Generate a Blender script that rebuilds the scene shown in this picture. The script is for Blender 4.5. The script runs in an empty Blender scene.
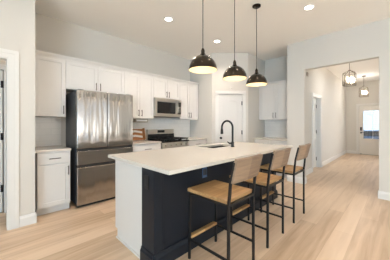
import bpy, bmesh, math, random
from mathutils import Vector, Matrix
random.seed(7)
S = bpy.context.scene
C = S.collection
PI = math.pi

# ------------------------------------------------------------------ camera
CAM_H = 1.28
cam_data = bpy.data.cameras.new('camera')
cam_data.sensor_width = 36.0
cam_data.lens = 36.0 * 203.5 / 390.0
cam_data.shift_y = -6.0 / 390.0
cam_data.clip_start = 0.05
cam = bpy.data.objects.new('camera', cam_data)
cam.location = (0, 0, CAM_H)
cam.rotation_euler = (PI / 2, 0, -PI / 4)
C.objects.link(cam)
S.camera = cam

# ------------------------------------------------------------------ world, light, exposure
S.view_settings.view_transform = 'Standard'
S.view_settings.look = 'None'
S.view_settings.gamma = 1.0
S.view_settings.use_curve_mapping = False
S.view_settings.exposure = 0.36

world = bpy.data.worlds.new('sky')
S.world = world
world.use_nodes = True
wn = world.node_tree
bg = wn.nodes['Background']
bg.inputs['Color'].default_value = (0.80, 0.88, 1.0, 1)
bg.inputs['Strength'].default_value = 1.7


def area(name, loc, rot, sx, sy, power, color, spread=PI, shape='RECTANGLE'):
    l = bpy.data.lights.new(name, 'AREA')
    l.shape = shape
    l.size = sx
    l.size_y = sy
    l.energy = power
    l.color = color
    l.spread = spread
    o = bpy.data.objects.new(name, l)
    o.location = loc
    o.rotation_euler = rot
    C.objects.link(o)
    return o


DAY = (0.74, 0.87, 1.0)
WARM = (1.0, 0.86, 0.74)
# daylight from openings behind the camera, built below; the south ones are added
area('daylight_window_west', (-4.35, -2.75, 1.35), (0, -PI / 2 - 0.40, 0), 1.8, 4.3, 370, (0.52, 0.74, 0.93))
sun = bpy.data.lights.new('sun', 'SUN')
sun.energy = 36
sun.color = (1.0, 0.97, 0.91)
sun.angle = 0.01
sun_o = bpy.data.objects.new('sun', sun)
sun_o.rotation_euler = Vector((0.38, 0.58, -0.72)).to_track_quat('-Z', 'Y').to_euler()
C.objects.link(sun_o)
area('daylight_added_south', (2.2, -5.95, 1.35), (PI / 2 + 0.85, 0, 0), 3.6, 1.8, 62, (1.0, 0.88, 0.72))  # added fill through unseen south windows, brightens walls and cabinet fronts
area('daylight_added_hall', (8.55, -0.25, 1.35), (PI / 2, 0, 0), 3.2, 2.2, 14, (1.0, 0.95, 0.88))  # added fill through an unseen side window, evens out the hall


# ------------------------------------------------------------------ materials
def mat(name, col, rough=0.5, metal=0.0, noise=0.0, nscale=8.0, bump=0.0, bscale=60.0, stretch=(1, 1, 1), spec=0.5, emit=None, estr=0.0, coat=0.0):
    m = bpy.data.materials.new(name)
    m.use_nodes = True
    nt = m.node_tree
    b = nt.nodes['Principled BSDF']
    b.inputs['Base Color'].default_value = (*col, 1)
    b.inputs['Roughness'].default_value = rough
    b.inputs['Metallic'].default_value = metal
    b.inputs['Specular IOR Level'].default_value = spec
    if coat:
        b.inputs['Coat Weight'].default_value = coat
        b.inputs['Coat Roughness'].default_value = 0.05
    if emit:
        b.inputs['Emission Color'].default_value = (*emit, 1)
        b.inputs['Emission Strength'].default_value = estr
    tc = nt.nodes.new('ShaderNodeTexCoord')
    mp = nt.nodes.new('ShaderNodeMapping')
    mp.inputs['Scale'].default_value = stretch
    nt.links.new(tc.outputs['Object'], mp.inputs['Vector'])
    n = nt.nodes.new('ShaderNodeTexNoise')
    n.inputs['Scale'].default_value = nscale
    n.inputs['Detail'].default_value = 4
    nt.links.new(mp.outputs['Vector'], n.inputs['Vector'])
    if noise:
        mx = nt.nodes.new('ShaderNodeMixRGB')
        mx.inputs['Color1'].default_value = (*[c * (1 - noise) for c in col], 1)
        mx.inputs['Color2'].default_value = (*[min(1, c * (1 + noise)) for c in col], 1)
        nt.links.new(n.outputs['Fac'], mx.inputs['Fac'])
        nt.links.new(mx.outputs['Color'], b.inputs['Base Color'])
    if bump:
        n2 = nt.nodes.new('ShaderNodeTexNoise')
        n2.inputs['Scale'].default_value = bscale
        nt.links.new(mp.outputs['Vector'], n2.inputs['Vector'])
        bp = nt.nodes.new('ShaderNodeBump')
        bp.inputs['Strength'].default_value = bump
        bp.inputs['Distance'].default_value = 0.01
        nt.links.new(n2.outputs['Fac'], bp.inputs['Height'])
        nt.links.new(bp.outputs['Normal'], b.inputs['Normal'])
    return m


def floor_material():
    m = bpy.data.materials.new('oak_planks')
    m.use_nodes = True
    nt = m.node_tree
    b = nt.nodes['Principled BSDF']
    tc = nt.nodes.new('ShaderNodeTexCoord')
    br = nt.nodes.new('ShaderNodeTexBrick')
    br.offset = 0.37
    br.offset_frequency = 2
    br.inputs['Scale'].default_value = 1.0
    br.inputs['Brick Width'].default_value = 1.8
    br.inputs['Row Height'].default_value = 0.185
    br.inputs['Mortar Size'].default_value = 0.0018
    br.inputs['Mortar Smooth'].default_value = 0.2
    br.inputs['Bias'].default_value = 0.0
    br.inputs['Color1'].default_value = (0.0, 0.0, 0.0, 1)
    br.inputs['Color2'].default_value = (1.0, 1.0, 1.0, 1)
    br.inputs['Mortar'].default_value = (0.5, 0.5, 0.5, 1)
    nt.links.new(tc.outputs['Object'], br.inputs['Vector'])
    ramp = nt.nodes.new('ShaderNodeValToRGB')
    e = ramp.color_ramp.elements
    e[0].position = 0.26
    e[0].color = (0.50, 0.345, 0.22, 1)
    e[1].position = 0.70
    e[1].color = (0.73, 0.56, 0.405, 1)
    e2 = ramp.color_ramp.elements.new(0.5)
    e2.color = (0.67, 0.50, 0.35, 1)
    mp = nt.nodes.new('ShaderNodeMapping')
    mp.inputs['Scale'].default_value = (0.5, 7.0, 1)
    nt.links.new(tc.outputs['Object'], mp.inputs['Vector'])
    n = nt.nodes.new('ShaderNodeTexNoise')
    n.inputs['Scale'].default_value = 2.2
    n.inputs['Detail'].default_value = 6
    n.inputs['Distortion'].default_value = 0.6
    nt.links.new(mp.outputs['Vector'], n.inputs['Vector'])
    mixf = nt.nodes.new('ShaderNodeMixRGB')
    mixf.inputs['Fac'].default_value = 0.68
    nt.links.new(br.outputs['Color'], mixf.inputs['Color1'])
    nt.links.new(n.outputs['Fac'], mixf.inputs['Color2'])
    nt.links.new(mixf.outputs['Color'], ramp.inputs['Fac'])
    dk = nt.nodes.new('ShaderNodeMixRGB')
    dk.blend_type = 'MULTIPLY'
    dk.inputs['Color2'].default_value = (0.80, 0.74, 0.68, 1)
    nt.links.new(br.outputs['Fac'], dk.inputs['Fac'])
    nt.links.new(ramp.outputs['Color'], dk.inputs['Color1'])
    nt.links.new(dk.outputs['Color'], b.inputs['Base Color'])
    b.inputs['Roughness'].default_value = 0.34
    b.inputs['Specular IOR Level'].default_value = 0.45
    bp = nt.nodes.new('ShaderNodeBump')
    bp.inputs['Strength'].default_value = 0.12
    bp.inputs['Distance'].default_value = 0.004
    nt.links.new(n.outputs['Fac'], bp.inputs['Height'])
    nt.links.new(bp.outputs['Normal'], b.inputs['Normal'])
    return m


def wood_material(name, c_dark, c_light, axis=0, rough=0.5, board=0.1):
    """boards running along the given local axis, each a slightly different tone"""
    m = bpy.data.materials.new(name)
    m.use_nodes = True
    nt = m.node_tree
    b = nt.nodes['Principled BSDF']
    tc = nt.nodes.new('ShaderNodeTexCoord')
    mp = nt.nodes.new('ShaderNodeMapping')
    sc = [26, 26, 26]
    sc[axis] = 2.2
    mp.inputs['Scale'].default_value = sc
    nt.links.new(tc.outputs['Object'], mp.inputs['Vector'])
    n = nt.nodes.new('ShaderNodeTexNoise')
    n.inputs['Scale'].default_value = 1.0
    n.inputs['Detail'].default_value = 5
    n.inputs['Distortion'].default_value = 0.8
    nt.links.new(mp.outputs['Vector'], n.inputs['Vector'])
    mp2 = nt.nodes.new('ShaderNodeMapping')
    sc2 = [1 / board] * 3
    sc2[axis] = 0.01
    mp2.inputs['Scale'].default_value = sc2
    nt.links.new(tc.outputs['Object'], mp2.inputs['Vector'])
    fl = nt.nodes.new('ShaderNodeVectorMath')
    fl.operation = 'FLOOR'
    nt.links.new(mp2.outputs['Vector'], fl.inputs[0])
    wn_ = nt.nodes.new('ShaderNodeTexWhiteNoise')
    nt.links.new(fl.outputs['Vector'], wn_.inputs['Vector'])
    mx = nt.nodes.new('ShaderNodeMixRGB')
    mx.inputs['Fac'].default_value = 0.4
    nt.links.new(n.outputs['Fac'], mx.inputs['Color1'])
    nt.links.new(wn_.outputs['Value'], mx.inputs['Color2'])
    ramp = nt.nodes.new('ShaderNodeValToRGB')
    ramp.color_ramp.elements[0].position = 0.2
    ramp.color_ramp.elements[0].color = (*c_dark, 1)
    ramp.color_ramp.elements[1].position = 0.8
    ramp.color_ramp.elements[1].color = (*c_light, 1)
    nt.links.new(mx.outputs['Color'], ramp.inputs['Fac'])
    nt.links.new(ramp.outputs['Color'], b.inputs['Base Color'])
    b.inputs['Roughness'].default_value = rough
    return m


def tile_material():
    m = bpy.data.materials.new('subway_tile')
    m.use_nodes = True
    nt = m.node_tree
    b = nt.nodes['Principled BSDF']
    tc = nt.nodes.new('ShaderNodeTexCoord')
    sx = nt.nodes.new('ShaderNodeSeparateXYZ')
    cb = nt.nodes.new('ShaderNodeCombineXYZ')
    nt.links.new(tc.outputs['Object'], sx.inputs['Vector'])
    nt.links.new(sx.outputs['X'], cb.inputs['X'])
    nt.links.new(sx.outputs['Z'], cb.inputs['Y'])
    br = nt.nodes.new('ShaderNodeTexBrick')
    br.inputs['Scale'].default_value = 1.0
    br.inputs['Brick Width'].default_value = 0.30
    br.inputs['Row Height'].default_value = 0.10
    br.inputs['Mortar Size'].default_value = 0.003
    br.inputs['Color1'].default_value = (0.80, 0.775, 0.735, 1)
    br.inputs['Color2'].default_value = (0.83, 0.805, 0.765, 1)
    br.inputs['Mortar'].default_value = (0.72, 0.70, 0.66, 1)
    nt.links.new(cb.outputs['Vector'], br.inputs['Vector'])
    nt.links.new(br.outputs['Color'], b.inputs['Base Color'])
    b.inputs['Roughness'].default_value = 0.18
    return m


def glass_material(name='clear_glass', tint=(0.95, 0.98, 1.0), gloss=0.08):
    m = bpy.data.materials.new(name)
    m.use_nodes = True
    nt = m.node_tree
    for n in list(nt.nodes):
        nt.nodes.remove(n)
    out = nt.nodes.new('ShaderNodeOutputMaterial')
    t = nt.nodes.new('ShaderNodeBsdfTransparent')
    t.inputs['Color'].default_value = (*tint, 1)
    g = nt.nodes.new('ShaderNodeBsdfGlossy')
    g.inputs['Roughness'].default_value = 0.02
    mx = nt.nodes.new('ShaderNodeMixShader')
    mx.inputs['Fac'].default_value = gloss
    nt.links.new(t.outputs[0], mx.inputs[1])
    nt.links.new(g.outputs[0], mx.inputs[2])
    nt.links.new(mx.outputs[0], out.inputs[0])
    return m


M = {
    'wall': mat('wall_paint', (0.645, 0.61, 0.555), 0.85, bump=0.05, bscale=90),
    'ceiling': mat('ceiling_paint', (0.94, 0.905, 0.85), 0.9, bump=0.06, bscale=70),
    'trim': mat('trim_paint', (0.735, 0.715, 0.68), 0.4, noise=0.01),
    'cab': mat('white_cabinet_paint', (0.68, 0.66, 0.63), 0.38, noise=0.01),
    'door': mat('door_paint', (0.79, 0.76, 0.71), 0.45, noise=0.01),
    'floor': floor_material(),
    'quartz': mat('quartz_top', (0.64, 0.595, 0.53), 0.22, noise=0.035, nscale=45),
    'tile': tile_material(),
    'navy': mat('navy_paint', (0.0115, 0.0150, 0.0215), 0.42, noise=0.08, spec=0.2),
    'black_metal': mat('black_metal', (0.008, 0.008, 0.009), 0.42, noise=0.1, spec=0.35),
    'pull': mat('dark_pull_metal', (0.16, 0.145, 0.125), 0.35, metal=0.9, noise=0.05),
    'steel': mat('stainless_steel', (0.385, 0.375, 0.365), 0.15, metal=1.0, noise=0.03, nscale=3, bump=1.7, bscale=1.7, stretch=(4, 4, 0.6)),
    'steel_plain': mat('stainless_plain', (0.58, 0.545, 0.495), 0.28, metal=1.0, noise=0.03),
    'fridge_side': mat('charcoal_steel', (0.075, 0.078, 0.085), 0.35, metal=0.3, noise=0.05),
    'black_gloss': mat('black_glass', (0.012, 0.012, 0.013), 0.08, noise=0.05),
    'black_matte': mat('black_plastic', (0.015, 0.015, 0.016), 0.5, noise=0.1),
    'seat_wood': wood_material('seat_wood', (0.26, 0.135, 0.05), (0.60, 0.37, 0.165), axis=0, board=0.115),
    'back_wood': wood_material('back_wood', (0.13, 0.082, 0.052), (0.36, 0.25, 0.165), axis=0, board=0.5),
    'board_wood': wood_material('board_wood', (0.28, 0.11, 0.035), (0.48, 0.21, 0.075), axis=0, board=0.05),
    'white_plastic': mat('white_plastic', (0.85, 0.84, 0.81), 0.4, noise=0.01),
    'taupe': mat('taupe_plastic', (0.42, 0.37, 0.30), 0.5, noise=0.04),
    'shade_out': mat('dark_bronze_shade', (0.05, 0.042, 0.034), 0.13, metal=1.0, noise=0.05),
    'shade_in': mat('cream_shade_lining', (0.84, 0.70, 0.47), 0.5, noise=0.02),
    'bulb': mat('warm_bulb', (1, 0.9, 0.75), 0.4, emit=(1.0, 0.82, 0.58), estr=2.5),
    'lens': mat('downlight_lens', (1, 1, 1), 0.4, emit=(1.0, 0.92, 0.80), estr=14),
    'candle': mat('candle_bulb', (1, 0.95, 0.85), 0.4, emit=(1.0, 0.86, 0.66), estr=6),
    'bronze': mat('brushed_bronze', (0.16, 0.125, 0.09), 0.35, metal=0.8, noise=0.05),
    'nickel': mat('satin_nickel', (0.38, 0.35, 0.31), 0.3, metal=1.0, noise=0.03),
    'sink': mat('sink_steel', (0.05, 0.042, 0.035), 0.45, metal=0.6, noise=0.05),
    'glass': glass_material(),
    'lantern_glass': glass_material('lantern_glass', (0.97, 0.96, 0.94), 0.07),
    'siding': mat('blue_siding', (0.17, 0.22, 0.28), 0.7, noise=0.04),
    'roof': mat('grey_shingle', (0.05, 0.055, 0.06), 0.9, noise=0.2),
    'car_paint': mat('blue_car_paint', (0.012, 0.022, 0.042), 0.2, noise=0.03, coat=0.5),
    'concrete': mat('pale_concrete', (0.12, 0.13, 0.14), 0.9, noise=0.08),
    'rubber': mat('tyre_rubber', (0.02, 0.02, 0.022), 0.8, noise=0.1),
}


M['steel'].node_tree.nodes['Principled BSDF'].inputs['Anisotropic'].default_value = 0.4
M['steel'].node_tree.nodes['Principled BSDF'].inputs['Anisotropic Rotation'].default_value = 0.0


# ------------------------------------------------------------------ mesh builder
class MB:
    def __init__(self):
        self.bm = bmesh.new()

    def _merge(self, b2):
        me = bpy.data.meshes.new('tmp')
        b2.to_mesh(me)
        b2.free()
        self.bm.from_mesh(me)
        bpy.data.meshes.remove(me)

    def box(self, x0, x1, y0, y1, z0, z1, bev=0.0, mtx=None):
        b = bmesh.new()
        bmesh.ops.create_cube(b, size=1.0)
        bmesh.ops.scale(b, vec=(x1 - x0, y1 - y0, z1 - z0), verts=b.verts)
        bmesh.ops.translate(b, vec=((x0 + x1) / 2, (y0 + y1) / 2, (z0 + z1) / 2), verts=b.verts)
        if bev:
            bmesh.ops.bevel(b, geom=list(b.edges), offset=bev, segments=2, profile=0.5, affect='EDGES')
        if mtx is not None:
            bmesh.ops.transform(b, matrix=mtx, verts=b.verts)
        self._merge(b)
        return self

    def prism(self, poly, a0, a1, axis='x', bev=0.0):
        """poly in the plane of the other two axes, extruded from a0 to a1"""
        b = bmesh.new()

        def P(u, v, a):
            return {'x': (a, u, v), 'y': (u, a, v), 'z': (u, v, a)}[axis]
        lo = [b.verts.new(P(u, v, a0)) for u, v in poly]
        hi = [b.verts.new(P(u, v, a1)) for u, v in poly]
        n = len(poly)
        b.faces.new(lo)
        b.faces.new(list(reversed(hi)))
        for i in range(n):
            b.faces.new((lo[i], hi[i], hi[(i + 1) % n], lo[(i + 1) % n]))
        bmesh.ops.recalc_face_normals(b, faces=b.faces)
        if bev:
            bmesh.ops.bevel(b, geom=list(b.edges), offset=bev, segments=2, profile=0.5, affect='EDGES')
        self._merge(b)
        return self

    def tube(self, pts, r, seg=12, caps=True):
        b = bmesh.new()
        pts = [Vector(p) for p in pts]
        rr = r if isinstance(r, (list, tuple)) else [r] * len(pts)
        t0 = (pts[1] - pts[0]).normalized()
        up = Vector((0, 0, 1)) if abs(t0.z) < 0.9 else Vector((1, 0, 0))
        nrm = (up - t0 * up.dot(t0)).normalized()
        rings = []
        for i, p in enumerate(pts):
            if i == 0:
                t = t0
            elif i == len(pts) - 1:
                t = (pts[i] - pts[i - 1]).normalized()
            else:
                t = ((pts[i + 1] - p).normalized() + (p - pts[i - 1]).normalized()).normalized()
            nrm = (nrm - t * nrm.dot(t)).normalized()
            bi = t.cross(nrm)
            rings.append([b.verts.new(p + (nrm * math.cos(2 * PI * k / seg) + bi * math.sin(2 * PI * k / seg)) * rr[i]) for k in range(seg)])
        for i in range(len(rings) - 1):
            for k in range(seg):
                b.faces.new((rings[i][k], rings[i][(k + 1) % seg], rings[i + 1][(k + 1) % seg], rings[i + 1][k]))
        if caps:
            b.faces.new(list(reversed(rings[0])))
            b.faces.new(rings[-1])
        bmesh.ops.recalc_face_normals(b, faces=b.faces)
        self._merge(b)
        return self

    def bar(self, p, q, w, bev=0.0):
        """square bar from p to q"""
        p, q = Vector(p), Vector(q)
        d = q - p
        L = d.length
        rot = d.to_track_quat('Z', 'Y').to_matrix().to_4x4()
        if abs(d.normalized().z) > 0.85:           # keep near-vertical bars square to the axes
            z = d.normalized()
            x = (Vector((1, 0, 0)) - z * z.x).normalized()
            y = z.cross(x)
            rot = Matrix((x, y, z)).transposed().to_4x4()
        m = Matrix.Translation(p) @ rot
        self.box(-w / 2, w / 2, -w / 2, w / 2, 0, L, bev, m)
        return self

    def lathe(self, prof, cx=0, cy=0, seg=32, closed=False):
        b = bmesh.new()
        rings = []
        for r, z in prof:
            if r < 1e-5:
                rings.append([b.verts.new((cx, cy, z))])
            else:
                rings.append([b.verts.new((cx + r * math.cos(2 * PI * k / seg), cy + r * math.sin(2 * PI * k / seg), z)) for k in range(seg)])
        prs = list(zip(rings[:-1], rings[1:]))
        if closed:
            prs.append((rings[-1], rings[0]))
        for A, B in prs:
            for k in range(seg):
                k2 = (k + 1) % seg
                if len(A) == 1 and len(B) == 1:
                    continue
                if len(A) == 1:
                    b.faces.new((A[0], B[k2], B[k]))
                elif len(B) == 1:
                    b.faces.new((A[k], A[k2], B[0]))
                else:
                    b.faces.new((A[k], A[k2], B[k2], B[k]))
        bmesh.ops.recalc_face_normals(b, faces=b.faces)
        self._merge(b)
        return self

    def build(self, name, material, parent=None, smooth=False, loc=None):
        me = bpy.data.meshes.new(name)
        self.bm.to_mesh(me)
        self.bm.free()
        me.materials.append(material)
        if smooth:
            for p in me.polygons:
                p.use_smooth = True
            me.set_sharp_from_angle(angle=math.radians(40))
        o = bpy.data.objects.new(name, me)
        C.objects.link(o)
        if parent:
            o.parent = parent
        if loc:
            o.location = loc
        return o


def tag(o, label, cat, group=None):
    o['label'] = label
    o['category'] = cat
    if group:
        o['group'] = group
    return o


def thing(name, label, cat, loc=(0, 0, 0), rz=0.0, group=None):
    o = bpy.data.objects.new(name, None)
    o.empty_display_size = 0.1
    o.location = loc
    o.rotation_euler = (0, 0, rz)
    C.objects.link(o)
    return tag(o, label, cat, group)


def struct(o):
    o['kind'] = 'structure'
    return o


def copy_tree(o, parent=None):
    c = o.copy()
    C.objects.link(c)
    if parent:
        c.parent = parent
    for ch in list(o.children):
        copy_tree(ch, c)
    return c


# ------------------------------------------------------------------ room dimensions
ZC = 3.06            # ceiling
YB = 4.10            # cabinet wall
YL = 3.33            # near left wall face
XL = 0.40            # its free end
XP = 4.71            # partition with the hall opening
YH = 1.63            # hall left wall
XD = 11.05           # front door wall
XR = 5.44            # wall behind the corner cabinets
YR = 2.66            # pantry return wall
X0, Y0 = -4.2, -5.7  # living room corner behind the camera

# ------------------------------------------------------------------ structure
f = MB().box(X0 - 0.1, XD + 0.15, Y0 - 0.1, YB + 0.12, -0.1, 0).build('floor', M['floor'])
struct(f)
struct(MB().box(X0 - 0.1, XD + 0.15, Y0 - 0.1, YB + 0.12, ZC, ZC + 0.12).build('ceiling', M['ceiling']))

# cabinet wall
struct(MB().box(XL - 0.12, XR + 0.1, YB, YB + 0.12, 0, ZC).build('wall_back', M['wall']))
# near left wall with a cased opening and its end return
DX0, DX1, DZ = -0.77, 0.142, 2.075
w = MB()
w.box(X0, DX0, YL, YL + 0.12, 0, ZC)
w.box(DX0, DX1, YL, YL + 0.12, DZ, ZC)
w.box(DX1, XL, YL, YL + 0.12, 0, ZC)
w.box(XL - 0.12, XL, YL + 0.12, YB, 0, ZC)
struct(w.build('wall_left', M['wall']))
# little passage behind that opening
w = MB()
w.box(-1.6, XL - 0.12, 4.02, 4.14, 2.06, ZC)
w.box(-1.6, -0.70, 4.02, 4.14, 0, 2.06)
w.box(0.125, XL - 0.12, 4.02, 4.14, 0, 2.06)
w.box(-1.72, -1.6, YL + 0.12, 4.14, 0, ZC)
w.box(-1.72, XL - 0.12, 4.14, 4.22, 0, ZC)  # backing slab added so no sky light leaks through the door gap
struct(w.build('wall_passage', M['wall']))
# pantry walls
struct(MB().box(3.9, 4.0, 3.30, YB, 0, ZC).build('wall_pantry_left', M['wall']))
DL = 0.905           # length of the diagonal pantry wall
PD0, PD1, PDZ = 0.467 - 0.305, 0.467 + 0.305, 2.035
w = MB()
w.box(0, PD0, 0, 0.10, 0, ZC)
w.box(PD1, DL, 0, 0.10, 0, ZC)
w.box(PD0, PD1, 0, 0.10, PDZ, ZC)
o = w.build('wall_pantry_front', M['wall'])
o.location = (3.9, 3.30, 0)
o.rotation_euler = (0, 0, -PI / 4)
struct(o)
struct(MB().box(3.9 + DL / math.sqrt(2), XR + 0.1, YR, YR + 0.1, 0, ZC).build('wall_pantry_right', M['wall']))
struct(MB().box(XR, XR + 0.1, 1.775, YB, 0, ZC).build('wall_corner', M['wall']))
# partition with the wide hall opening
OY0, OY1, OZ = 0.237, 1.42, 2.44
w = MB()
w.box(XP, XP + 0.12, OY1, YH, 0, ZC)
w.box(XP, XP + 0.12, OY0, OY1, OZ, ZC)
w.box(XP, XP + 0.12, Y0, OY0, 0, ZC)
struct(w.build('wall_right', M['wall']))
# hall walls
HX0, HX1, HZ = 6.10, 6.86, 2.04
w = MB()
w.box(XP, HX0, YH, 1.775, 0, ZC)
w.box(HX0, HX1, YH, 1.775, HZ, ZC)
w.box(HX1, XD, YH, 1.775, 0, ZC)
struct(w.build('wall_hall_left', M['wall']))
struct(MB().box(XR + 0.1, 8.2, YB - 0.1, YB, 0, ZC).box(8.1, 8.2, 1.775, YB - 0.1, 0, ZC).build('wall_side_room', M['wall']))
w = MB()
w.box(XP + 0.12, 6.9, 0.05, 0.15, 0, ZC)
w.box(10.2, XD, 0.05, 0.15, 0, ZC)
w.box(6.9, 10.2, 0.05, 0.15, 0, 0.2)  # opening for the added window on the hidden side of the hall
w.box(6.9, 10.2, 0.05, 0.15, 2.5, ZC)
struct(w.build('wall_hall_right', M['wall']))
FY0, FY1, FZ = 0.28, 1.19, 2.05
w = MB()
w.box(XD, XD + 0.15, FY1, 1.775, 0, ZC)
w.box(XD, XD + 0.15, FY0, FY1, FZ, ZC)
w.box(XD, XD + 0.15, 0.05, FY0, 0, ZC)
struct(w.build('wall_hall_end', M['wall']))
# living room walls behind the camera with daylight openings, the south ones added
w = MB()
w.box(X0 - 0.1, X0, Y0, -4.95, 0, ZC)
w.box(X0 - 0.1, X0, -0.55, YL + 0.12, 0, ZC)
w.box(X0 - 0.1, X0, -4.95, -0.55, 0, 0.2)
w.box(X0 - 0.1, X0, -4.95, -0.55, 2.5, ZC)
struct(w.build('wall_living_left', M['wall']))
w = MB()
SOUTH_ADDED = ((0.0, 1.2), (1.7, 2.9), (3.4, 4.5))  # unseen windows, added and split by piers to streak the refrigerator reflections
w.box(X0, 0.0, Y0 - 0.1, Y0, 0, ZC)
w.box(1.2, 1.7, Y0 - 0.1, Y0, 0.2, 2.5)
w.box(2.9, 3.4, Y0 - 0.1, Y0, 0.2, 2.5)
w.box(4.5, XP + 0.12, Y0 - 0.1, Y0, 0, ZC)
w.box(0.0, 4.5, Y0 - 0.1, Y0, 0, 0.2)
w.box(0.0, 4.5, Y0 - 0.1, Y0, 2.5, ZC)
struct(w.build('wall_living_back', M['wall']))


def window(name, axis, a0, a1, pos, n):
    m = MB()
    g = MB()
    z0, z1, t = 0.2, 2.5, 0.05
    for k in range(n + 1):
        a = a0 + (a1 - a0 - t) * k / n
        if axis == 'y':
            m.box(pos - 0.07, pos - 0.02, a, a + t, z0, z1)
        else:
            m.box(a, a + t, pos - 0.07, pos - 0.02, z0, z1)
    for z in (z0, 1.35, z1 - t):
        if axis == 'y':
            m.box(pos - 0.068, pos - 0.022, a0, a1, z, z + t)
        else:
            m.box(a0, a1, pos - 0.068, pos - 0.022, z, z + t)
    fr = struct(m.build(name, M['trim']))
    if axis == 'y':
        g.box(pos - 0.048, pos - 0.044, a0, a1, z0, z1)
    else:
        g.box(a0, a1, pos - 0.048, pos - 0.044, z0, z1)
    g.build('window_pane', M['glass'], fr)


window('window_1', 'y', -4.95, -0.55, X0, 4)
for k_, (a_, b_) in enumerate(SOUTH_ADDED):  # added south windows, out of view
    window('window_%d' % (k_ + 2), 'x', a_, b_, Y0, 1)


window('window_5', 'x', 6.9, 10.2, 0.15, 3)  # unseen window added to let light into the hall


# ---- baseboards
def base_prof(sgn):
    return [(0, 0), (sgn * 0.015, 0), (sgn * 0.015, 0.10), (sgn * 0.009, 0.118), (sgn * 0.005, 0.132), (0, 0.132)]


m = MB()
m.prism([(YL + y, z) for y, z in base_prof(-1)], DX1 + 0.103, XL + 0.012, 'x')
m.prism([(XL + x, z) for x, z in base_prof(1)], YL - 0.012, 3.48, 'y')
struct(m.build('baseboard_left', M['trim']))
m = MB()
m.prism([(XP + x, z) for x, z in base_prof(-1)], OY1, 1.775, 'y')
m.prism([(XP + x, z) for x, z in base_prof(-1)], Y0, OY0, 'y')
m.prism([(OY1 + y, z) for y, z in base_prof(-1)], XP - 0.012, XP + 0.12, 'x')
m.prism([(OY0 + y, z) for y, z in base_prof(1)], XP - 0.012, XP + 0.12, 'x')
struct(m.build('baseboard_right', M['trim']))
m = MB()
m.prism([(YH + y, z) for y, z in base_prof(-1)], XP + 0.12, HX0 - 0.085, 'x')
m.prism([(YH + y, z) for y, z in base_prof(-1)], HX1 + 0.085, XD - 0.015, 'x')
m.prism([(XD + x, z) for x, z in base_prof(-1)], FY1 + 0.09, YH, 'y')
m.prism([(0.15 + y, z) for y, z in base_prof(1)], XP + 0.12, XD - 0.015, 'x')
struct(m.build('baseboard_hall', M['trim']))


# ---- casings
def casing(mb, a0, a1, ztop, wd, put):
    """three-sided stepped casing around an opening a0..a1; put(a,b,depth0,depth1,z0,z1)"""
    for (i, j, d) in ((0, wd, 0.012), (wd * 0.55, wd * 0.97, 0.018), (wd * 0.10, wd * 0.30, 0.016)):
        put(mb, a0 - j, a0 - i, d, 0, ztop + j)
        put(mb, a1 + i, a1 + j, d, 0, ztop + j)
        put(mb, a0 - i, a1 + i, d, ztop + i, ztop + j)


def put_yneg(y):
    return lambda mb, a, b, d, z0, z1: mb.box(a, b, y - d, y, z0, z1)


def put_xneg(x):
    return lambda mb, a, b, d, z0, z1: mb.box(x - d, x, a, b, z0, z1)


m = MB()
casing(m, DX0, DX1, DZ, 0.100, put_yneg(YL))
m.box(DX1 - 0.012, DX1, YL - 0.004, YL + 0.12, 0, DZ)
m.box(DX0, DX0 + 0.012, YL - 0.004, YL + 0.12, 0, DZ)
m.box(DX0 + 0.012, DX1 - 0.012, YL - 0.004, YL + 0.12, DZ - 0.012, DZ)
struct(m.build('trim_1', M['trim']))
m = MB()
casing(m, -0.70, 0.125, 2.06, 0.075, put_yneg(4.02))
struct(m.build('trim_2', M['trim']))
m = MB()
casing(m, PD0, PD1, PDZ, 0.075, put_yneg(0.0))
m.box(PD0, PD0 + 0.008, 0.0, 0.1, 0, PDZ)
m.box(PD1 - 0.008, PD1, 0.0, 0.1, 0, PDZ)
m.box(PD0 + 0.008, PD1 - 0.008, 0.0, 0.1, PDZ - 0.008, PDZ)
o = m.build('trim_3', M['trim'])
o.location = (3.9, 3.30, 0)
o.rotation_euler = (0, 0, -PI / 4)
struct(o)
m = MB()
casing(m, HX0, HX1, HZ, 0.080, put_yneg(YH))
m.box(HX1 - 0.015, HX1, YH - 0.004, 1.775, 0, HZ)
m.box(HX0, HX0 + 0.015, YH - 0.004, 1.775, 0, HZ)
m.box(HX0 + 0.015, HX1 - 0.015, YH - 0.004, 1.775, HZ - 0.015, HZ)
struct(m.build('trim_4', M['trim']))
m = MB()
casing(m, FY0, FY1, FZ, 0.085, put_xneg(XD))
struct(m.build('trim_5', M['trim']))


# ---- doors
def panel_ring(mb, x0, x1, z0, z1, y, t=0.032, d=0.021, arch=0.0):
    """raised moulding around a door panel; optional arched top"""
    n = 14

    def outline(i):
        a, b, c, e = x0 + i, x1 - i, z0 + i, z1 - i
        pts = [(a, c), (b, c)]
        if arch:
            for k in range(n + 1):
                u = k / n
                pts.append((b + (a - b) * u, e - arch + arch * math.sin(PI * u) ** 0.8))
        else:
            pts += [(b, e), (a, e)]
        return pts
    A, B = outline(0), outline(t)
    b2 = bmesh.new()
    k = len(A)
    rows = []
    for pts, yy in ((A, y), (A, y - d), (B, y - d), (B, y)):
        rows.append([b2.verts.new((px, yy, pz)) for px, pz in pts])
    for r0, r1 in zip(rows[:-1], rows[1:]):
        for i in range(k):
            b2.faces.new((r0[i], r0[(i + 1) % k], r1[(i + 1) % k], r1[i]))
    bmesh.ops.recalc_face_normals(b2, faces=b2.faces)
    mb._merge(b2)


def hinge(parent, x, y, z, name='hinge'):
    MB().box(x - 0.016, x + 0.016, y - 0.006, y + 0.004, z - 0.05, z + 0.05, 0.002).tube([(x, y - 0.008, z - 0.05), (x, y - 0.008, z + 0.05)], 0.007, 10).build(name, M['black_metal'], parent)


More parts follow.
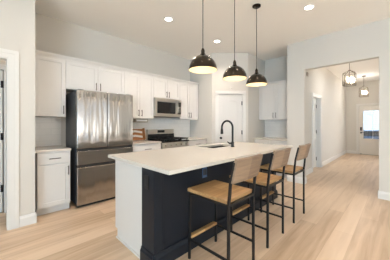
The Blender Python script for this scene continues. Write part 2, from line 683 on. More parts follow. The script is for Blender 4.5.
def knob(parent, x, y, z, material):
    MB().lathe([(0, 0.058), (0.020, 0.056), (0.029, 0.046), (0.029, 0.034), (0.016, 0.024), (0.011, 0.012), (0.030, 0.008), (0.031, 0.0), (0, 0)], seg=20).build('door_knob', material, parent, True, (x, y, z)).rotation_euler = (PI / 2, 0, 0)


# passage door, left edge of the picture
d = MB().box(-0.695, 0.112, 0, 0.035, 0.012, 2.05, 0.002)
panel_ring(d, -0.60, 0.03, 1.02, 1.92, 0.0)
panel_ring(d, -0.60, 0.03, 0.22, 0.88, 0.0)
d = struct(d.build('door_1', M['door'], loc=(0, 4.03, 0)))
for z in (1.85, 1.10, 0.355):
    hinge(d, 0.108, -0.003, z)
# pantry door on the diagonal
d = MB().box(PD0 + 0.01, PD1 - 0.01, 0.022, 0.057, 0.012, PDZ - 0.012, 0.002)
panel_ring(d, PD0 + 0.10, PD1 - 0.10, 0.98, 1.91, 0.022, arch=0.09)
panel_ring(d, PD0 + 0.10, PD1 - 0.10, 0.20, 0.84, 0.022)
d = struct(d.build('door_2', M['cab'], loc=(3.9, 3.30, 0)))
d.rotation_euler = (0, 0, -PI / 4)
for z in (1.80, 1.07, 0.25):
    hinge(d, PD1 - 0.014, 0.016, z)
knob(d, PD0 + 0.065, 0.022, 0.93, M['black_metal'])
# hall side door, ajar inside its frame
d = MB().box(HX0 + 0.018, HX1 - 0.018, 0, 0.035, 0.012, HZ - 0.02, 0.002)
panel_ring(d, HX0 + 0.11, HX1 - 0.11, 1.0, 1.9, 0.0)
panel_ring(d, HX0 + 0.11, HX1 - 0.11, 0.2, 0.86, 0.0)
d = struct(d.build('door_3', M['door'], loc=(0, 1.735, 0)))
for z in (1.80, 1.05, 0.25):
    hinge(d, HX1 - 0.03, -0.003, z)
knob(d, HX0 + 0.08, 0, 0.93, M['black_metal'])
# front door: stiles and rails around a three-quarter glass light
GZ0, GZ1, GY0, GY1 = 0.66, 1.84, 0.44, 1.055
d = MB()
d.box(0.03, 0.075, FY0 + 0.005, GY0, 0.015, FZ - 0.005)
d.box(0.03, 0.075, GY1, FY1 - 0.005, 0.015, FZ - 0.005)
d.box(0.03, 0.075, GY0, GY1, 0.015, GZ0)
d.box(0.03, 0.075, GY0, GY1, GZ1, FZ - 0.005)
for (a, b, c, e) in ((GY0 - 0.02, GY0 + 0.012, GZ0 - 0.02, GZ1 + 0.02), (GY1 - 0.012, GY1 + 0.02, GZ0 - 0.02, GZ1 + 0.02), (GY0, GY1, GZ0 - 0.02, GZ0 + 0.012), (GY0, GY1, GZ1 - 0.012, GZ1 + 0.02)):
    d.box(0.018, 0.034, a, b, c, e)
d = struct(d.build('door_4', M['door'], loc=(XD, 0, 0)))
MB().box(0.05, 0.055, GY0, GY1, GZ0, GZ1).build('door_glass', M['glass'], d)
MB().box(0.02, 0.035, 0.74, 0.752, GZ0, GZ1).build('glazing_bar', M['door'], d)
MB().box(0.018, 0.03, FY1 - 0.095, FY1 - 0.035, 1.00, 1.15, 0.004).lathe([(0, 0), (0.02, 0), (0.02, 0.03), (0, 0.03)], 0.02, FY1 - 0.065).build('deadbolt', M['black_metal'], d)
MB().box(0.018, 0.03, FY1 - 0.09, FY1 - 0.04, 0.88, 0.95, 0.004).tube([(0.02, FY1 - 0.065, 0.915), (-0.03, FY1 - 0.065, 0.915), (-0.035, FY1 - 0.16, 0.912)], 0.012, 10).build('door_handle', M['black_metal'], d, True)
MB().box(-0.02, 0.15, FY0, FY1, 0, 0.014).build('threshold', M['nickel'], d)


# ------------------------------------------------------------------ cabinets
def shaker(x0, x1, z0, z1, name, parent, rail=0.058):
    g = 0.0025
    x0 += g
    x1 -= g
    z0 += g
    z1 -= g
    m = MB()
    y0, y1 = -0.020, 0.0
    r = min(rail, (z1 - z0) * 0.28)
    m.box(x0, x0 + r, y0, y1, z0, z1, 0.0012)
    m.box(x1 - r, x1, y0, y1, z0, z1, 0.0012)
    m.box(x0 + r, x1 - r, y0, y1, z0, z0 + r, 0.0012)
    m.box(x0 + r, x1 - r, y0, y1, z1 - r, z1, 0.0012)
    m.box(x0 + r - 0.002, x1 - r + 0.002, y0 + 0.010, y1, z0 + r - 0.002, z1 - r + 0.002)
    return m.build(name, M['cab'], parent)


def slab(x0, x1, z0, z1, name, parent):
    g = 0.0025
    return MB().box(x0 + g, x1 - g, -0.020, 0, z0 + g, z1 - g, 0.0015).build(name, M['cab'], parent)


def pull(parent, x, z, length=0.13, vertical=True):
    m = MB()
    h = length / 2
    y = -0.052
    if vertical:
        m.tube([(x, y, z - h), (x, y, z + h)], 0.0065, 10)
        for s in (-1, 1):
            m.tube([(x, y, z + s * h * 0.75), (x, -0.019, z + s * h * 0.75)], 0.005, 8)
    else:
        m.tube([(x - h, y, z), (x + h, y, z)], 0.0065, 10)
        for s in (-1, 1):
            m.tube([(x + s * h * 0.75, y, z), (x + s * h * 0.75, -0.019, z)], 0.005, 8)
    m.build('pull', M['pull'], parent, True)


def upper(loc, rz, w_, z0, z1, depth, ndoor, label, pull_side=1, pull_z=None):
    t = thing('wall_cabinet', label, 'cabinet', loc, rz, None)
    MB().box(0, w_, 0.0, depth, z0, z1).build('carcass', M['cab'], t)
    pz = z0 + 0.11 if pull_z is None else pull_z
    if ndoor == 1:
        d_ = shaker(0, w_, z0, z1, 'door', t)
        pull(d_, w_ - 0.035 if pull_side > 0 else 0.035, pz)
    else:
        d_ = shaker(0, w_ / 2, z0, z1, 'door', t)
        pull(d_, w_ / 2 - 0.035, pz)
        d_ = shaker(w_ / 2, w_, z0, z1, 'door', t)
        pull(d_, w_ / 2 + 0.035, pz)
    return t


def base(loc, rz, w_, depth, label, ndoor=1, name='base_cabinet'):
    t = thing(name, label, 'cabinet', loc, rz)
    MB().box(0, w_, 0.0, depth, 0.10, 0.885).build('carcass', M['cab'], t)
    MB().box(0, w_, 0.055, depth, 0.0, 0.10).build('toe_kick', M['cab'], t)
    n = max(1, ndoor)
    for k in range(n):
        a, b = w_ * k / n, w_ * (k + 1) / n
        d_ = slab(a + 0.006, b - 0.006, 0.715, 0.868, 'drawer', t)
        pull(d_, (a + b) / 2, 0.79, 0.14, False)
        d_ = shaker(a + 0.006, b - 0.006, 0.112, 0.705, 'door', t)
        pull(d_, (b - 0.035) if (n == 1 or k == 0) else (a + 0.035), 0.60)
    return t


YU = 3.78            # front of the wall cabinets
YBF = 3.495          # front of the base cabinets
UB, UT = 1.395, 2.30
upper((0.44, YU, 0), 0, 0.40, UB, UT, YB - YU, 1, 'tall single-door white wall cabinet left of the refrigerator')
upper((0.84, YU, 0), 0, 0.985, 1.845, UT, YB - YU, 2, 'white two-door wall cabinet directly above the refrigerator', pull_z=1.93)
upper((1.825, YU, 0), 0, 0.665, UB, UT, YB - YU, 2, 'tall two-door white wall cabinet between refrigerator and microwave')
upper((2.49, YU, 0), 0, 0.75, 1.862, UT, YB - YU, 2, 'short two-door white wall cabinet directly above the microwave', pull_z=1.95)
upper((3.24, YU, 0), 0, 0.64, UB, UT, YB - YU, 2, 'tall two-door white wall cabinet right of the microwave')
upper((5.12, YR, 0), -PI / 2, 0.865, UB, UT, XR - 5.12, 2, 'white two-door wall cabinet in the nook right of the pantry door')
base((0.44, YBF, 0), 0, 0.40, YB - YBF, 'white base cabinet with one drawer and door left of the refrigerator')
base((1.835, YBF, 0), 0, 0.65, YB - YBF - 0.015, 'white base cabinet between the refrigerator and the range')
base((3.255, YBF, 0), 0, 0.63, YB - YBF - 0.015, 'white base cabinet right of the range beside the pantry wall')
base((4.845, YR - 0.008, 0), -PI / 2, 0.85, XR - 4.845 - 0.015, 'white base cabinet in the nook right of the pantry door', 2)


# crown moulding on top of the wall cabinets
def crown_prof():
    return [(0.0, 0), (-0.022, 0), (-0.024, 0.012), (-0.036, 0.030), (-0.050, 0.046), (-0.054, 0.062), (0.0, 0.062)]


struct(MB().prism([(YU + y, UT + z) for y, z in crown_prof()], 0.44, 3.88, 'x').build('trim_6', M['cab']))
struct(MB().prism([(5.12 + x, UT + z) for x, z in crown_prof()], 1.795, YR, 'y').build('trim_7', M['cab']))

# countertops
CT0, CT1 = 0.887, 0.917


def top(x0, x1, y0, y1, label):
    return tag(MB().box(0, x1 - x0, 0, y1 - y0, CT0, CT1, 0.003).build('countertop', M['quartz'], loc=(x0, y0, 0)), label, 'countertop')


top(XL + 0.005, 0.845, 3.465, YB, 'short pale quartz countertop left of the refrigerator')
top(1.832, 2.485, 3.465, YB, 'pale quartz countertop between the refrigerator and the range')
top(3.252, 3.898, 3.465, YB, 'pale quartz countertop between range and pantry wall')
top(4.81, XR, 1.785, YR, 'pale quartz countertop in the nook right of the pantry door')


# backsplash
def splash(loc, rz, w_, z0, z1, label):
    o_ = MB().box(0, w_, -0.012, -0.004, z0, z1).build('tile_backsplash', M['tile'], loc=loc)
    o_.rotation_euler = (0, 0, rz)
    tag(o_, label, 'backsplash')


splash((XL + 0.002, YB, 0), 0, 0.44, CT1, UB, 'tile backsplash strip on the wall left of the refrigerator')
splash((1.83, YB, 0), 0, 2.06, CT1, UB, 'white tile backsplash on the wall behind the range')
splash((XR, YR, 0), -PI / 2, 0.86, CT1, UB, 'white tile backsplash in the nook right of the pantry door')

# ------------------------------------------------------------------ refrigerator
FX0, FX1, FYF = 0.905, 1.812, 3.40
fw = FX1 - FX0
t = thing('refrigerator', 'stainless steel french-door refrigerator with two lower drawers', 'refrigerator', (FX0, FYF, 0))
MB().box(0.004, fw - 0.004, 0.085, 0.68, 0.045, 1.79, 0.006).build('body', M['fridge_side'], t)
for k, (a, b) in enumerate(((0.0, fw / 2 - 0.003), (fw / 2 + 0.003, fw))):
    MB().box(a, b, 0, 0.075, 0.905, 1.80, 0.007).build('door', M['steel'], t)
MB().box(0, fw, 0, 0.075, 0.655, 0.865, 0.007).build('drawer', M['steel'], t)
MB().box(0, fw, 0, 0.075, 0.045, 0.615, 0.007).build('drawer', M['steel'], t)
MB().box(0.01, fw - 0.01, 0.045, 0.085, 0.045, 1.79).build('gasket', M['black_matte'], t)
for z in (0.868, 0.618):
    MB().box(0.004, fw - 0.004, 0.022, 0.05, z, z + 0.034).build('pocket_handle', M['black_matte'], t)
MB().box(0.02, fw - 0.02, 0.06, 0.1, 0.0, 0.045).build('kick_grille', M['black_matte'], t)
for a in (0.02, fw - 0.10):
    MB().box(a, a + 0.08, 0.03, 0.14, 1.79, 1.812, 0.004).build('hinge_cover', M['fridge_side'], t)
for a in (0.08, fw - 0.08):
    MB().lathe([(0, 0), (0.02, 0), (0.02, 0.045), (0, 0.045)], a, 0.55, 12).build('foot', M['black_matte'], t)

# ------------------------------------------------------------------ microwave
t = thing('microwave', 'stainless over-the-range microwave with a dark glass window', 'microwave', (2.492, 3.70, 0))
mw = 0.746
MB().box(0, mw, 0.035, YB - 3.70, 1.445, 1.858, 0.004).build('body', M['steel_plain'], t)
m = MB()
m.box(0, 0.055, 0, 0.033, 1.452, 1.856, 0.003)
m.box(0.055, 0.565, 0, 0.033, 1.772, 1.856, 0.003)
m.box(0.055, 0.565, 0, 0.033, 1.452, 1.515, 0.003)
m.box(0.565, 0.585, 0, 0.033, 1.452, 1.856, 0.003)
dd = m.build('door', M['steel_plain'], t)
MB().box(0.055, 0.565, 0.006, 0.033, 1.515, 1.772).build('window', M['black_gloss'], dd)
MB().tube([(0.60, 0.0, 1.50), (0.60, -0.035, 1.53), (0.60, -0.038, 1.65), (0.60, -0.035, 1.79), (0.60, 0.0, 1.82)], 0.011, 10).build('handle', M['steel_plain'], dd, True)
MB().box(0.587, mw, 0.0, 0.033, 1.452, 1.856, 0.003).build('control_surround', M['steel_plain'], t)
cp = MB().box(0.632, mw - 0.018, -0.002, 0.01, 1.51, 1.79).build('control_panel', M['black_gloss'], t)
m = MB()
for i in range(3):
    for j in range(5):
        m.box(0.645 + i * 0.026, 0.661 + i * 0.026, -0.0035, -0.001, 1.535 + j * 0.032, 1.553 + j * 0.032)
m.build('buttons', M['taupe'], cp)
MB().box(0.02, mw - 0.02, 0.05, 0.33, 1.435, 1.447).build('vent_grille', M['black_matte'], t)

# ------------------------------------------------------------------ range
RX0, RYF = 2.495, 3.44
rw = 0.75
t = thing('gas_range', 'stainless gas range with black cast-iron grates below the microwave', 'stove', (RX0, RYF, 0))
MB().box(0, rw, 0.05, 0.63, 0.02, 0.888).build('body', M['steel_plain'], t)
dd = MB().box(0.01, rw - 0.01, 0.0, 0.05, 0.23, 0.755, 0.005).build('oven_door', M['steel_plain'], t)
MB().box(0.12, rw - 0.12, -0.003, 0.02, 0.33, 0.62).build('window', M['black_gloss'], dd)
MB().tube([(0.06, -0.045, 0.705), (rw - 0.06, -0.045, 0.705)], 0.012, 12).tube([(0.09, -0.045, 0.705), (0.09, 0.005, 0.705)], 0.008, 8).tube([(rw - 0.09, -0.045, 0.705), (rw - 0.09, 0.005, 0.705)], 0.008, 8).build('handle', M['steel_plain'], dd, True)
MB().box(0.01, rw - 0.01, 0.005, 0.05, 0.045, 0.215, 0.005).build('drawer', M['steel_plain'], t)
cf = MB().prism([(0.0, 0.77), (0.06, 0.77), (0.06, 0.888), (0.02, 0.888)], 0, rw, 'x').build('control_panel', M['steel_plain'], t)
for k in range(5):
    x = 0.09 + k * (rw - 0.18) / 4
    o = MB().lathe([(0, 0.036), (0.017, 0.036), (0.020, 0.030), (0.022, 0.008), (0.028, 0.006), (0.028, 0), (0, 0)], seg=18).build('knob', M['steel_plain'], cf, True, (x, 0.01, 0.832))
    o.rotation_euler = (PI / 2 - 0.16, 0, 0)
MB().box(0, rw, -0.004, 0.56, 0.888, 0.918, 0.004).build('cooktop', M['black_gloss'], t)
for gx in (0.02, 0.265, 0.51):
    m = MB()
    a, b = gx, gx + 0.22
    for x in (a, b):
        m.bar((x, 0.02, 0.952), (x, 0.53, 0.952), 0.018)
    for y in (0.02, 0.16, 0.29, 0.41, 0.53):
        m.bar((a, y, 0.952), (b, y, 0.952), 0.018)
    m.bar(((a + b) / 2, 0.05, 0.953), ((a + b) / 2, 0.53, 0.953), 0.012)
    for x in (a, b):
        for y in (0.05, 0.53):
            m.bar((x, y, 0.918), (x, y, 0.952), 0.014)
    m.build('grate', M['black_metal'], t)
for (x, y) in ((0.13, 0.17), (0.13, 0.41), (0.375, 0.29), (0.62, 0.17), (0.62, 0.41)):
    MB().lathe([(0, 0.936), (0.032, 0.935), (0.036, 0.928), (0.045, 0.922), (0.045, 0.918), (0, 0.918)], x, y, 20).build('burner', M['black_metal'], t, True)
bgd = MB().box(0, rw, 0.56, 0.63, 0.895, 1.155, 0.008).build('backguard', M['steel_plain'], t)
MB().box(0.26, 0.46, 0.553, 0.57, 1.075, 1.135, 0.002).build('display', M['black_gloss'], bgd)
MB().box(0.0, rw, 0.552, 0.565, 0.918, 1.045).build('vent_panel', M['black_gloss'], bgd)
for a in (0.05, rw - 0.05):
    MB().lathe([(0, 0), (0.02, 0), (0.02, 0.02), (0, 0.02)], a, 0.12, 12).build('foot', M['black_matte'], t)

# box under the wall cabinet
t = thing('appliance_box', 'small taupe box fixed under the wall cabinet next to the refrigerator', 'box', (2.12, 3.86, 0))
MB().box(0, 0.29, 0, 0.20, 1.315, 1.392, 0.006).build('housing', M['taupe'], t)
MB().box(0.02, 0.27, -0.003, 0.01, 1.335, 1.372).build('front_panel', M['white_plastic'], t)

# patterned serving board leaning on the backsplash
t = thing('serving_board', 'wooden serving board with white chevrons leaning on the backsplash beside the range', 'board', (1.99, 4.00, CT1 + 0.014))
tilt = Matrix.Rotation(-0.20, 4, 'X')
m = MB().box(0, 0.40, 0, 0.018, 0, 0.245, 0.003, tilt)
m.build('panel', M['board_wood'], t)
m = MB()
for k in range(2):
    z = 0.045 + k * 0.10
    b2 = bmesh.new()
    pts = [(0.02, z), (0.20, z + 0.03), (0.38, z), (0.38, z + 0.045), (0.20, z + 0.075), (0.02, z + 0.045)]
    lo = [b2.verts.new(tilt @ Vector((x, -0.002, zz))) for x, zz in pts]
    hi = [b2.verts.new(tilt @ Vector((x, 0.002, zz))) for x, zz in pts]
    for i in range(6):
        b2.faces.new((lo[i], lo[(i + 1) % 6], hi[(i + 1) % 6], hi[i]))
    b2.faces.new((lo[0], lo[1], lo[4], lo[5]))
    b2.faces.new((lo[1], lo[2], lo[3], lo[4]))
    bmesh.ops.recalc_face_normals(b2, faces=b2.faces)
    m._merge(b2)
m.build('chevron_inlay', M['white_plastic'], t)
MB().box(0.40, 0.425, -0.05, 0.03, 0, 0.255, 0.003, tilt).build('edge_rail', M['board_wood'], t)

# ------------------------------------------------------------------ island
IX0, IX1, IY0, IY1 = 1.007, 3.50, 1.507, 2.30
t = thing('kitchen_island', 'long kitchen island with navy seating side and white end panel', 'island', (IX0, IY0, 0))
iw, idp = IX1 - IX0, IY1 - IY0
m = MB().box(0.03, 1.25, 0.03, idp - 0.02, 0.10, 0.886).box(2.05, iw - 0.02, 0.03, idp - 0.02, 0.10, 0.886)
m.box(1.25, 2.05, 0.03, 0.40, 0.10, 0.886).box(1.25, 2.05, idp - 0.012, idp, 0.10, 0.886).box(1.25, 2.05, 0.40, idp - 0.012, 0.10, 0.60)
m.box(0.03, iw - 0.02, 0.03, idp - 0.075, 0, 0.10)
m.build('carcass', M['cab'], t)
MB().prism([(0.205, 0), (idp - 0.055, 0), (idp - 0.055, 0.10), (idp, 0.10), (idp, 0.886), (0.205, 0.886)], 0.0, 0.03, 'x').build('end_panel', M['cab'], t)
MB().prism([(0.205, 0), (idp - 0.045, 0), (idp - 0.045, 0.012), (idp - 0.05, 0.018), (0.205, 0.018)], -0.014, 0.0, 'x').build('shoe_molding', M['cab'], t)
MB().box(-0.006, 0.10, 0.0, 0.205, 0, 0.886, 0.003).build('corner_post', M['navy'], t)
MB().box(iw - 0.10, iw + 0.006, 0.0, 0.205, 0, 0.886, 0.003).build('corner_post', M['navy'], t)
MB().box(0.10, iw - 0.10, 0.012, 0.03, 0, 0.886).build('seating_panel', M['navy'], t)
MB().box(iw - 0.02, iw, 0.205, idp, 0.0, 0.886).build('end_panel', M['navy'], t)
m = MB()
m.prism([(-0.018, 0), (0.0, 0), (0.0, 0.135), (-0.005, 0.135), (-0.010, 0.115), (-0.018, 0.10)], -0.024, iw + 0.024, 'x')
m.prism([(-0.024, 0), (-0.006, 0), (-0.006, 0.135), (-0.011, 0.135), (-0.016, 0.115), (-0.024, 0.10)], -0.018, 0.205, 'y')
m.build('baseboard', M['navy'], t)


def outlet(parent, mtx, pm):
    m_ = MB().box(-0.058, 0.058, -0.006, 0, -0.062, 0.062, 0.002, mtx)
    p = m_.build('outlet_plate', M[pm], parent)
    m_ = MB()
    for s in (-1, 1):
        m_.box(s * 0.024 - 0.018, s * 0.024 + 0.018, -0.009, -0.004, -0.034, 0.034, 0.002, mtx)
    m_.build('receptacle', M['black_matte'], p)


M['navy_plate'] = mat('navy_plate', (0.06, 0.11, 0.20), 0.25, noise=0.03)
outlet(t, Matrix.Translation((-0.006, 0.112, 0.75)) @ Matrix.Rotation(-PI / 2, 4, 'Z') @ Matrix.Scale(0.62, 4, (1, 0, 0)), 'black_metal')
outlet(t, Matrix.Translation((0.66, 0.012, 0.75)) @ Matrix.Scale(0.62, 4, (1, 0, 0)), 'navy_plate')

# island worktop with a sink cut-out
TX0, TX1, TY0, TY1 = 0.965, 3.55, 1.245, 2.405
SX0, SX1, SY0, SY1 = 2.33, 2.98, 1.95, 2.28
m = MB()
m.box(TX0, SX0, TY0, TY1, CT0, 0.92)
m.box(SX1, TX1, TY0, TY1, CT0, 0.92)
m.box(SX0, SX1, TY0, SY0, CT0, 0.92)
m.box(SX0, SX1, SY1, TY1, CT0, 0.92)
bmesh.ops.remove_doubles(m.bm, verts=m.bm.verts, dist=0.0005)
tag(m.build('island_countertop', M['quartz']), 'large pale quartz worktop on the island with a sink cut-out', 'countertop')
# sink
m = MB()
b2 = bmesh.new()
zz = [(0, 0.886), (0.0, 0.70), (0.03, 0.675)]
rows = []
for ins, z in zz:
    rows.append([b2.verts.new(p) for p in ((SX0 + ins + 0.001, SY0 + ins + 0.001, z), (SX1 - ins - 0.001, SY0 + ins + 0.001, z), (SX1 - ins - 0.001, SY1 - ins - 0.001, z), (SX0 + ins + 0.001, SY1 - ins - 0.001, z))])
for r0, r1 in zip(rows[:-1], rows[1:]):
    for i in range(4):
        b2.faces.new((r0[i], r1[i], r1[(i + 1) % 4], r0[(i + 1) % 4]))
b2.faces.new(rows[-1])
m._merge(b2)
t = thing('kitchen_sink', 'dark undermount sink set into the island worktop', 'sink', (0, 0, 0))
m.build('basin', M['sink'], t)
MB().lathe([(0, 0.679), (0.045, 0.680), (0.05, 0.676)], (SX0 + SX1) / 2, (SY0 + SY1) / 2, 24).build('drain', M['nickel'], t)

# faucet
fx, fy = 2.675, 1.84
t = thing('kitchen_faucet', 'tall black gooseneck faucet beside the island sink', 'faucet', (fx, fy, 0.92))
MB().lathe([(0, 0), (0.030, 0), (0.030, 0.008), (0.024, 0.014), (0.0225, 0.075), (0.018, 0.085), (0, 0.085)], seg=24).build('base', M['black_metal'], t, True)
pts = [(0, 0, 0.08), (0, 0, 0.20), (0, 0, 0.305)]
R = 0.105
for k in range(1, 13):
    a = PI * k / 12
    pts.append((0, R - R * math.cos(a), 0.305 + R * math.sin(a)))
pts.append((0, 2 * R, 0.285))
MB().tube(pts, 0.0155, 14).build('spout', M['black_metal'], t, True)
MB().lathe([(0, 0.285), (0.017, 0.285), (0.022, 0.255), (0.024, 0.205), (0.020, 0.195), (0, 0.195)], 0, 2 * R, 20).build('spray_head', M['black_metal'], t, True)
MB().tube([(0, 0, 0.055), (-0.045, 0.03, 0.058), (-0.075, 0.045, 0.085)], [0.013, 0.011, 0.008], 12).build('lever', M['black_metal'], t, True)


# ------------------------------------------------------------------ stools
def make_stool(x, y, label):
    t = thing('bar_stool', label, 'stool', (x, y, 0), 0, 'bar stools along the island')
    hw, f_, b_ = 0.198, 0.225, -0.225
    lw = 0.021
    for sx in (-1, 1):
        MB().bar((sx * hw, f_, 0), (sx * (hw - 0.004), f_ - 0.004, 0.632), lw, 0.002).build('leg', M['black_metal'], t)
        m = MB()
        m.bar((sx * hw, b_, 0), (sx * (hw - 0.004), b_, 0.632), lw, 0.002)
        m.bar((sx * (hw - 0.004), b_, 0.625), (sx * (hw - 0.004), b_ - 0.020, 0.82), lw, 0.002)
        m.bar((sx * (hw - 0.004), b_ - 0.019, 0.815), (sx * (hw - 0.004), b_ - 0.058, 0.98), lw, 0.002)
        m.build('leg', M['black_metal'], t)
        MB().bar((sx * hw, b_, 0.185), (sx * hw, f_, 0.185), 0.018, 0.002).build('stretcher', M['black_metal'], t)
    m = MB()
    a = hw - 0.004
    for sx in (-1, 1):
        m.bar((sx * a, b_, 0.625), (sx * a, f_, 0.625), 0.020)
    for yy in (b_, f_ - 0.004):
        m.bar((-a, yy, 0.625), (a, yy, 0.625), 0.020)
    m.build('seat_frame', M['black_metal'], t)
    MB().box(-0.204, 0.204, b_ + 0.012, f_ + 0.022, 0.636, 0.668, 0.004).build('seat', M['seat_wood'], t)
    MB().bar((-hw, f_, 0.185), (hw, f_, 0.185), 0.018).build('footrest_bar', M['black_metal'], t)
    MB().box(-hw + 0.008, hw - 0.008, f_ - 0.022, f_ + 0.022, 0.195, 0.220, 0.003).build('footrest', M['seat_wood'], t)
    # slightly dished back board leaning away from the island
    tilt_ = Matrix.Translation((0, b_ - 0.030, 0.815)) @ Matrix.Rotation(0.24, 4, 'X')
    m = MB()
    b2 = bmesh.new()
    n = 10
    cols = []
    for k in range(n + 1):
        u = -1 + 2 * k / n
        bow = -0.010 * (1 - u * u)
        cols.append([b2.verts.new(tilt_ @ Vector((u * 0.203, yy + bow, z))) for yy, z in ((-0.016, 0), (0.012, 0), (0.012, 0.198), (-0.016, 0.198))])
    for c0, c1 in zip(cols[:-1], cols[1:]):
        for i in range(4):
            b2.faces.new((c0[i], c1[i], c1[(i + 1) % 4], c0[(i + 1) % 4]))
    b2.faces.new(cols[0])
    b2.faces.new(list(reversed(cols[-1])))
    bmesh.ops.recalc_face_normals(b2, faces=b2.faces)
    m._merge(b2)
    m.build('backrest', M['back_wood'], t)
    return t


STY = 1.182
s0 = make_stool(1.53, STY, 'wood and black metal bar stool nearest the camera at the island')
s1 = copy_tree(s0)
s1.location = (2.215, STY, 0)
s1['label'] = 'middle wood and black metal bar stool of the three at the island'
s2 = copy_tree(s0)
s2.location = (2.96, STY, 0)
s2['label'] = 'wood and black metal bar stool farthest along, nearest the hall opening'


# ------------------------------------------------------------------ pendant lamps
def make_pendant(x, y, label):
    rim = 1.872
    t = thing('pendant_lamp', label, 'pendant lamp', (x, y, ZC), 0, 'dome pendants over the island')
    z = rim - ZC
    out, inn = [], []
    n = 14
    for k in range(n + 1):
        a = (PI / 2) * k / n
        r = 0.155 * math.cos(a)
        out.append((max(r, 0.022), z + 0.165 * math.sin(a)))
    out = [(0.157, z), (0.157, z + 0.006)] + out[1:]
    for r, zz_ in out:
        inn.append((max(r - 0.004, 0.018), zz_ - 0.004 if zz_ > z + 0.01 else zz_))
    sh = MB().lathe(out, seg=48).build('lamp_shade', M['shade_out'], t, True)
    ci = MB().lathe(inn, seg=48).build('shade_lining', M['shade_in'], sh, True)
    MB().lathe([(0.0225, z + 0.158), (0.030, z + 0.166), (0.030, z + 0.176), (0.021, z + 0.180), (0.021, z + 0.215), (0.014, z + 0.232), (0.006, z + 0.245), (0, z + 0.245)], seg=24).build('socket_cap', M['shade_out'], t, True)
    MB().tube([(0, 0, z + 0.24), (0, 0, -0.02)], 0.0042, 8).build('stem', M['black_metal'], t, True)
    MB().lathe([(0, -0.026), (0.050, -0.024), (0.060, -0.016), (0.062, -0.002), (0, -0.002)], seg=28).build('canopy', M['shade_out'], t, True)
    MB().lathe([(0, z + 0.045), (0.018, z + 0.050), (0.029, z + 0.07), (0.029, z + 0.09), (0.016, z + 0.118), (0.014, z + 0.15), (0, z + 0.15)], seg=20).build('bulb', M['bulb'], t, True)
    l = bpy.data.lights.new('pendant_light', 'POINT')
    l.energy = 1.1
    l.color = (1.0, 0.82, 0.60)
    l.shadow_soft_size = 0.035
    lo = bpy.data.objects.new('pendant_light', l)
    lo.parent = t
    lo.location = (0, 0, z + 0.035)
    C.objects.link(lo)
    return t


PY = 1.51
p0 = make_pendant(1.645, PY + 0.012, 'black dome pendant lamp over the island nearest the refrigerator, leftmost of three')
p1 = copy_tree(p0)
p1.location = (2.24, PY, ZC)
p1['label'] = 'middle black dome pendant lamp hanging over the island'
p2 = copy_tree(p0)
p2.location = (2.82, PY, ZC)
p2['label'] = 'black dome pendant whose ceiling canopy shows, rightmost over the island'


# ------------------------------------------------------------------ downlights
def downlight(x, y, label, power):
    t = thing('recessed_downlight', label, 'ceiling light', (x, y, ZC), 0, 'recessed ceiling downlights')
    MB().lathe([(0.055, -0.001), (0.058, -0.006), (0.080, -0.004), (0.082, 0.0), (0.055, 0.0)], seg=32, closed=False).build('trim_ring', M['white_plastic'], t, True)
    MB().lathe([(0, -0.0035), (0.056, -0.003), (0.056, 0.0), (0, 0.0)], seg=32).build('lens', M['lens'], t)
    l = bpy.data.lights.new('downlight_lamp', 'SPOT')
    l.energy = power
    l.color = WARM
    l.spot_size = math.radians(150)
    l.spot_blend = 0.9
    l.shadow_soft_size = 0.075
    lo = bpy.data.objects.new('downlight_lamp', l)
    lo.parent = t
    lo.location = (0, 0, -0.02)
    C.objects.link(lo)
    return t


DP = 76
downlight(2.125, 2.76, 'round recessed downlight in the ceiling left of the first pendant rod', DP)
downlight(3.43, 2.76, 'round recessed downlight in the ceiling between the first two pendant rods', DP)
downlight(3.425, 0.966, 'round recessed downlight in the ceiling right of the rightmost pendant', 10)


for x_, y_ in ((2.125, 0.966), (0.83, 0.966), (2.125, -0.83), (0.83, -0.83), (3.425, -0.83)):
    downlight(x_, y_, 'recessed downlight in the ceiling above the viewpoint', 18)


downlight(0.83, 2.76, 'unseen recessed downlight added in the ceiling in front of the refrigerator', 22)  # continues the grid out of frame, added to warm the left niche
downlight(-0.45, 3.73, 'unseen recessed downlight added in the passage behind the left door opening', 30)  # out of view, added to brighten the passage door


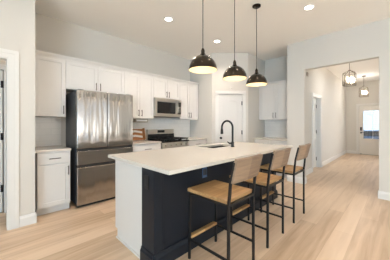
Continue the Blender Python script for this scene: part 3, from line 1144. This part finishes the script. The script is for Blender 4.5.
# ------------------------------------------------------------------ hall lanterns
def lantern(x, y, label):
    t = thing('lantern_pendant', label, 'pendant lamp', (x, y, ZC), 0, 'hall lantern pendants')
    zt, zb, h = 2.60 - ZC, 2.29 - ZC, 0.125
    m = MB()
    for sx in (-1, 1):
        for sy in (-1, 1):
            m.bar((sx * h, sy * h, zb), (sx * h, sy * h, zt), 0.010)
            m.bar((sx * h, sy * h, zt), (sx * 0.02, sy * 0.02, zt + 0.075), 0.010)
    for z in (zb, zt):
        for s in (-1, 1):
            m.bar((-h, s * h, z), (h, s * h, z), 0.010)
            m.bar((s * h, -h, z), (s * h, h, z), 0.010)
    m.build('frame', M['bronze'], t)
    g = MB()
    for s in (-1, 1):
        g.box(-h, h, s * h - 0.001, s * h + 0.001, zb, zt)
        g.box(s * h - 0.001, s * h + 0.001, -h, h, zb, zt)
    g.build('glass_pane', M['lantern_glass'], t)
    MB().tube([(0, 0, -0.02), (0, 0, zt + 0.09)], 0.006, 8).lathe([(0, zt + 0.10), (0.022, zt + 0.095), (0.026, zt + 0.07), (0, zt + 0.065)], seg=16).build('stem', M['bronze'], t, True)
    MB().lathe([(0, -0.03), (0.055, -0.026), (0.066, -0.016), (0.068, -0.001), (0, -0.001)], seg=28).build('canopy', M['bronze'], t, True)
    arms = MB().tube([(0, 0, zt + 0.07), (0, 0, zb + 0.06)], 0.006, 8)
    for k in range(4):
        a = PI / 4 + k * PI / 2
        arms.tube([(0, 0, zb + 0.06), (0.05 * math.cos(a), 0.05 * math.sin(a), zb + 0.055), (0.06 * math.cos(a), 0.06 * math.sin(a), zb + 0.10)], 0.006, 8)
    arms.build('candle_arms', M['bronze'], t, True)
    for k in range(4):
        a = PI / 4 + k * PI / 2
        MB().lathe([(0, 0), (0.010, 0.0), (0.012, 0.05), (0.020, 0.075), (0.016, 0.11), (0, 0.14)], seg=12).build('candle_bulb', M['candle'], t, True, (0.06 * math.cos(a), 0.06 * math.sin(a), zb + 0.10))
    l = bpy.data.lights.new('lantern_light', 'POINT')
    l.energy = 19
    l.color = (0.97, 0.95, 0.93)
    l.shadow_soft_size = 0.11
    lo = bpy.data.objects.new('lantern_light', l)
    lo.parent = t
    lo.location = (0, 0, (zt + zb) / 2 + 0.02)
    C.objects.link(lo)
    return t


q0 = lantern(6.64, 0.91, 'square glass lantern pendant in the hall nearer the opening')
q1 = copy_tree(q0)
q1.location = (9.75, 0.91, ZC)
q1['label'] = 'square glass lantern pendant farther down the hall by the front door'

# ------------------------------------------------------------------ small wall things
t = thing('light_switch', 'white light switch plate on the hall wall just inside the opening', 'switch', (5.42, YH, 1.50))
MB().box(-0.036, 0.036, -0.007, 0, -0.058, 0.058, 0.002).build('plate', M['white_plastic'], t)
MB().box(-0.016, 0.016, -0.011, -0.005, -0.033, 0.033, 0.002).build('rocker', M['white_plastic'], t)
t = thing('door_chime', 'small beige box high on the hall wall just inside the opening', 'chime', (5.62, YH, 2.53))
MB().box(-0.06, 0.06, -0.03, 0, -0.045, 0.045, 0.004).build('housing', M['taupe'], t)
t = thing('wall_hook', 'small grey hook on the wall above the pantry door', 'hook', (4.24 - 0.004, 2.96 - 0.004, 2.17), -PI / 4)
MB().box(-0.012, 0.012, -0.006, 0.0, -0.03, 0.03, 0.002).build('back_plate', M['white_plastic'], t)
MB().tube([(0, -0.004, 0.015), (0, -0.03, 0.0), (0, -0.036, -0.02), (0, -0.03, -0.03)], 0.005, 8).build('prong', M['taupe'], t, True)

# ------------------------------------------------------------------ outside the front door
struct(MB().box(XD + 0.15, 40, -14, 14, -0.6, -0.45).build('ground', M['concrete']))
t = thing('house', 'blue house across the street seen through the front door glass', 'house', (27, 1.2, -0.45))
m = MB().box(0, 6, -6, 6, 0, 4.3)
for k in range(21):
    m.box(-0.02, 0, -6, 6, 0.1 + k * 0.2, 0.1 + k * 0.2 + 0.17)
m.build('wall', M['siding'], t)
MB().prism([(-6.4, 4.25), (6.4, 4.25), (0, 6.6)], -0.4, 6.4, 'x').build('roof', M['roof'], t)
for yy in (-4.2, -1.8, 4.2):
    wf = MB().box(-0.06, 0, yy - 0.6, yy + 0.6, 0.9, 2.3).build('window', M['trim'], t)
    MB().box(-0.07, -0.05, yy - 0.52, yy + 0.52, 0.98, 2.22).build('pane', M['black_gloss'], wf)
t = thing('car', 'dark blue car parked outside the front door glass', 'car', (19.5, 1.0, -0.45))
prof = [(-2.2, 0.25), (2.2, 0.25), (2.25, 0.55), (2.1, 0.75), (1.3, 0.85), (0.75, 1.28), (-0.9, 1.32), (-1.6, 0.88), (-2.2, 0.8), (-2.28, 0.5)]
MB().prism(prof, -0.85, 0.85, 'x', 0.05).build('body', M['car_paint'], t)
MB().prism([(1.15, 0.88), (0.70, 1.22), (-0.85, 1.25), (-1.4, 0.9)], -0.86, 0.86, 'x').build('windows', M['black_gloss'], t)
for yy in (-1.4, 1.4):
    for xx in (-0.8, 0.8):
        wmb = MB().tube([(xx - 0.1, yy, 0.31), (xx + 0.1, yy, 0.31)], 0.31, 24)
        wh = wmb.build('wheel', M['rubber'], t, True)
        MB().tube([(xx - 0.11, yy, 0.31), (xx + 0.11, yy, 0.31)], 0.18, 18).build('hubcap', M['nickel'], wh, True)
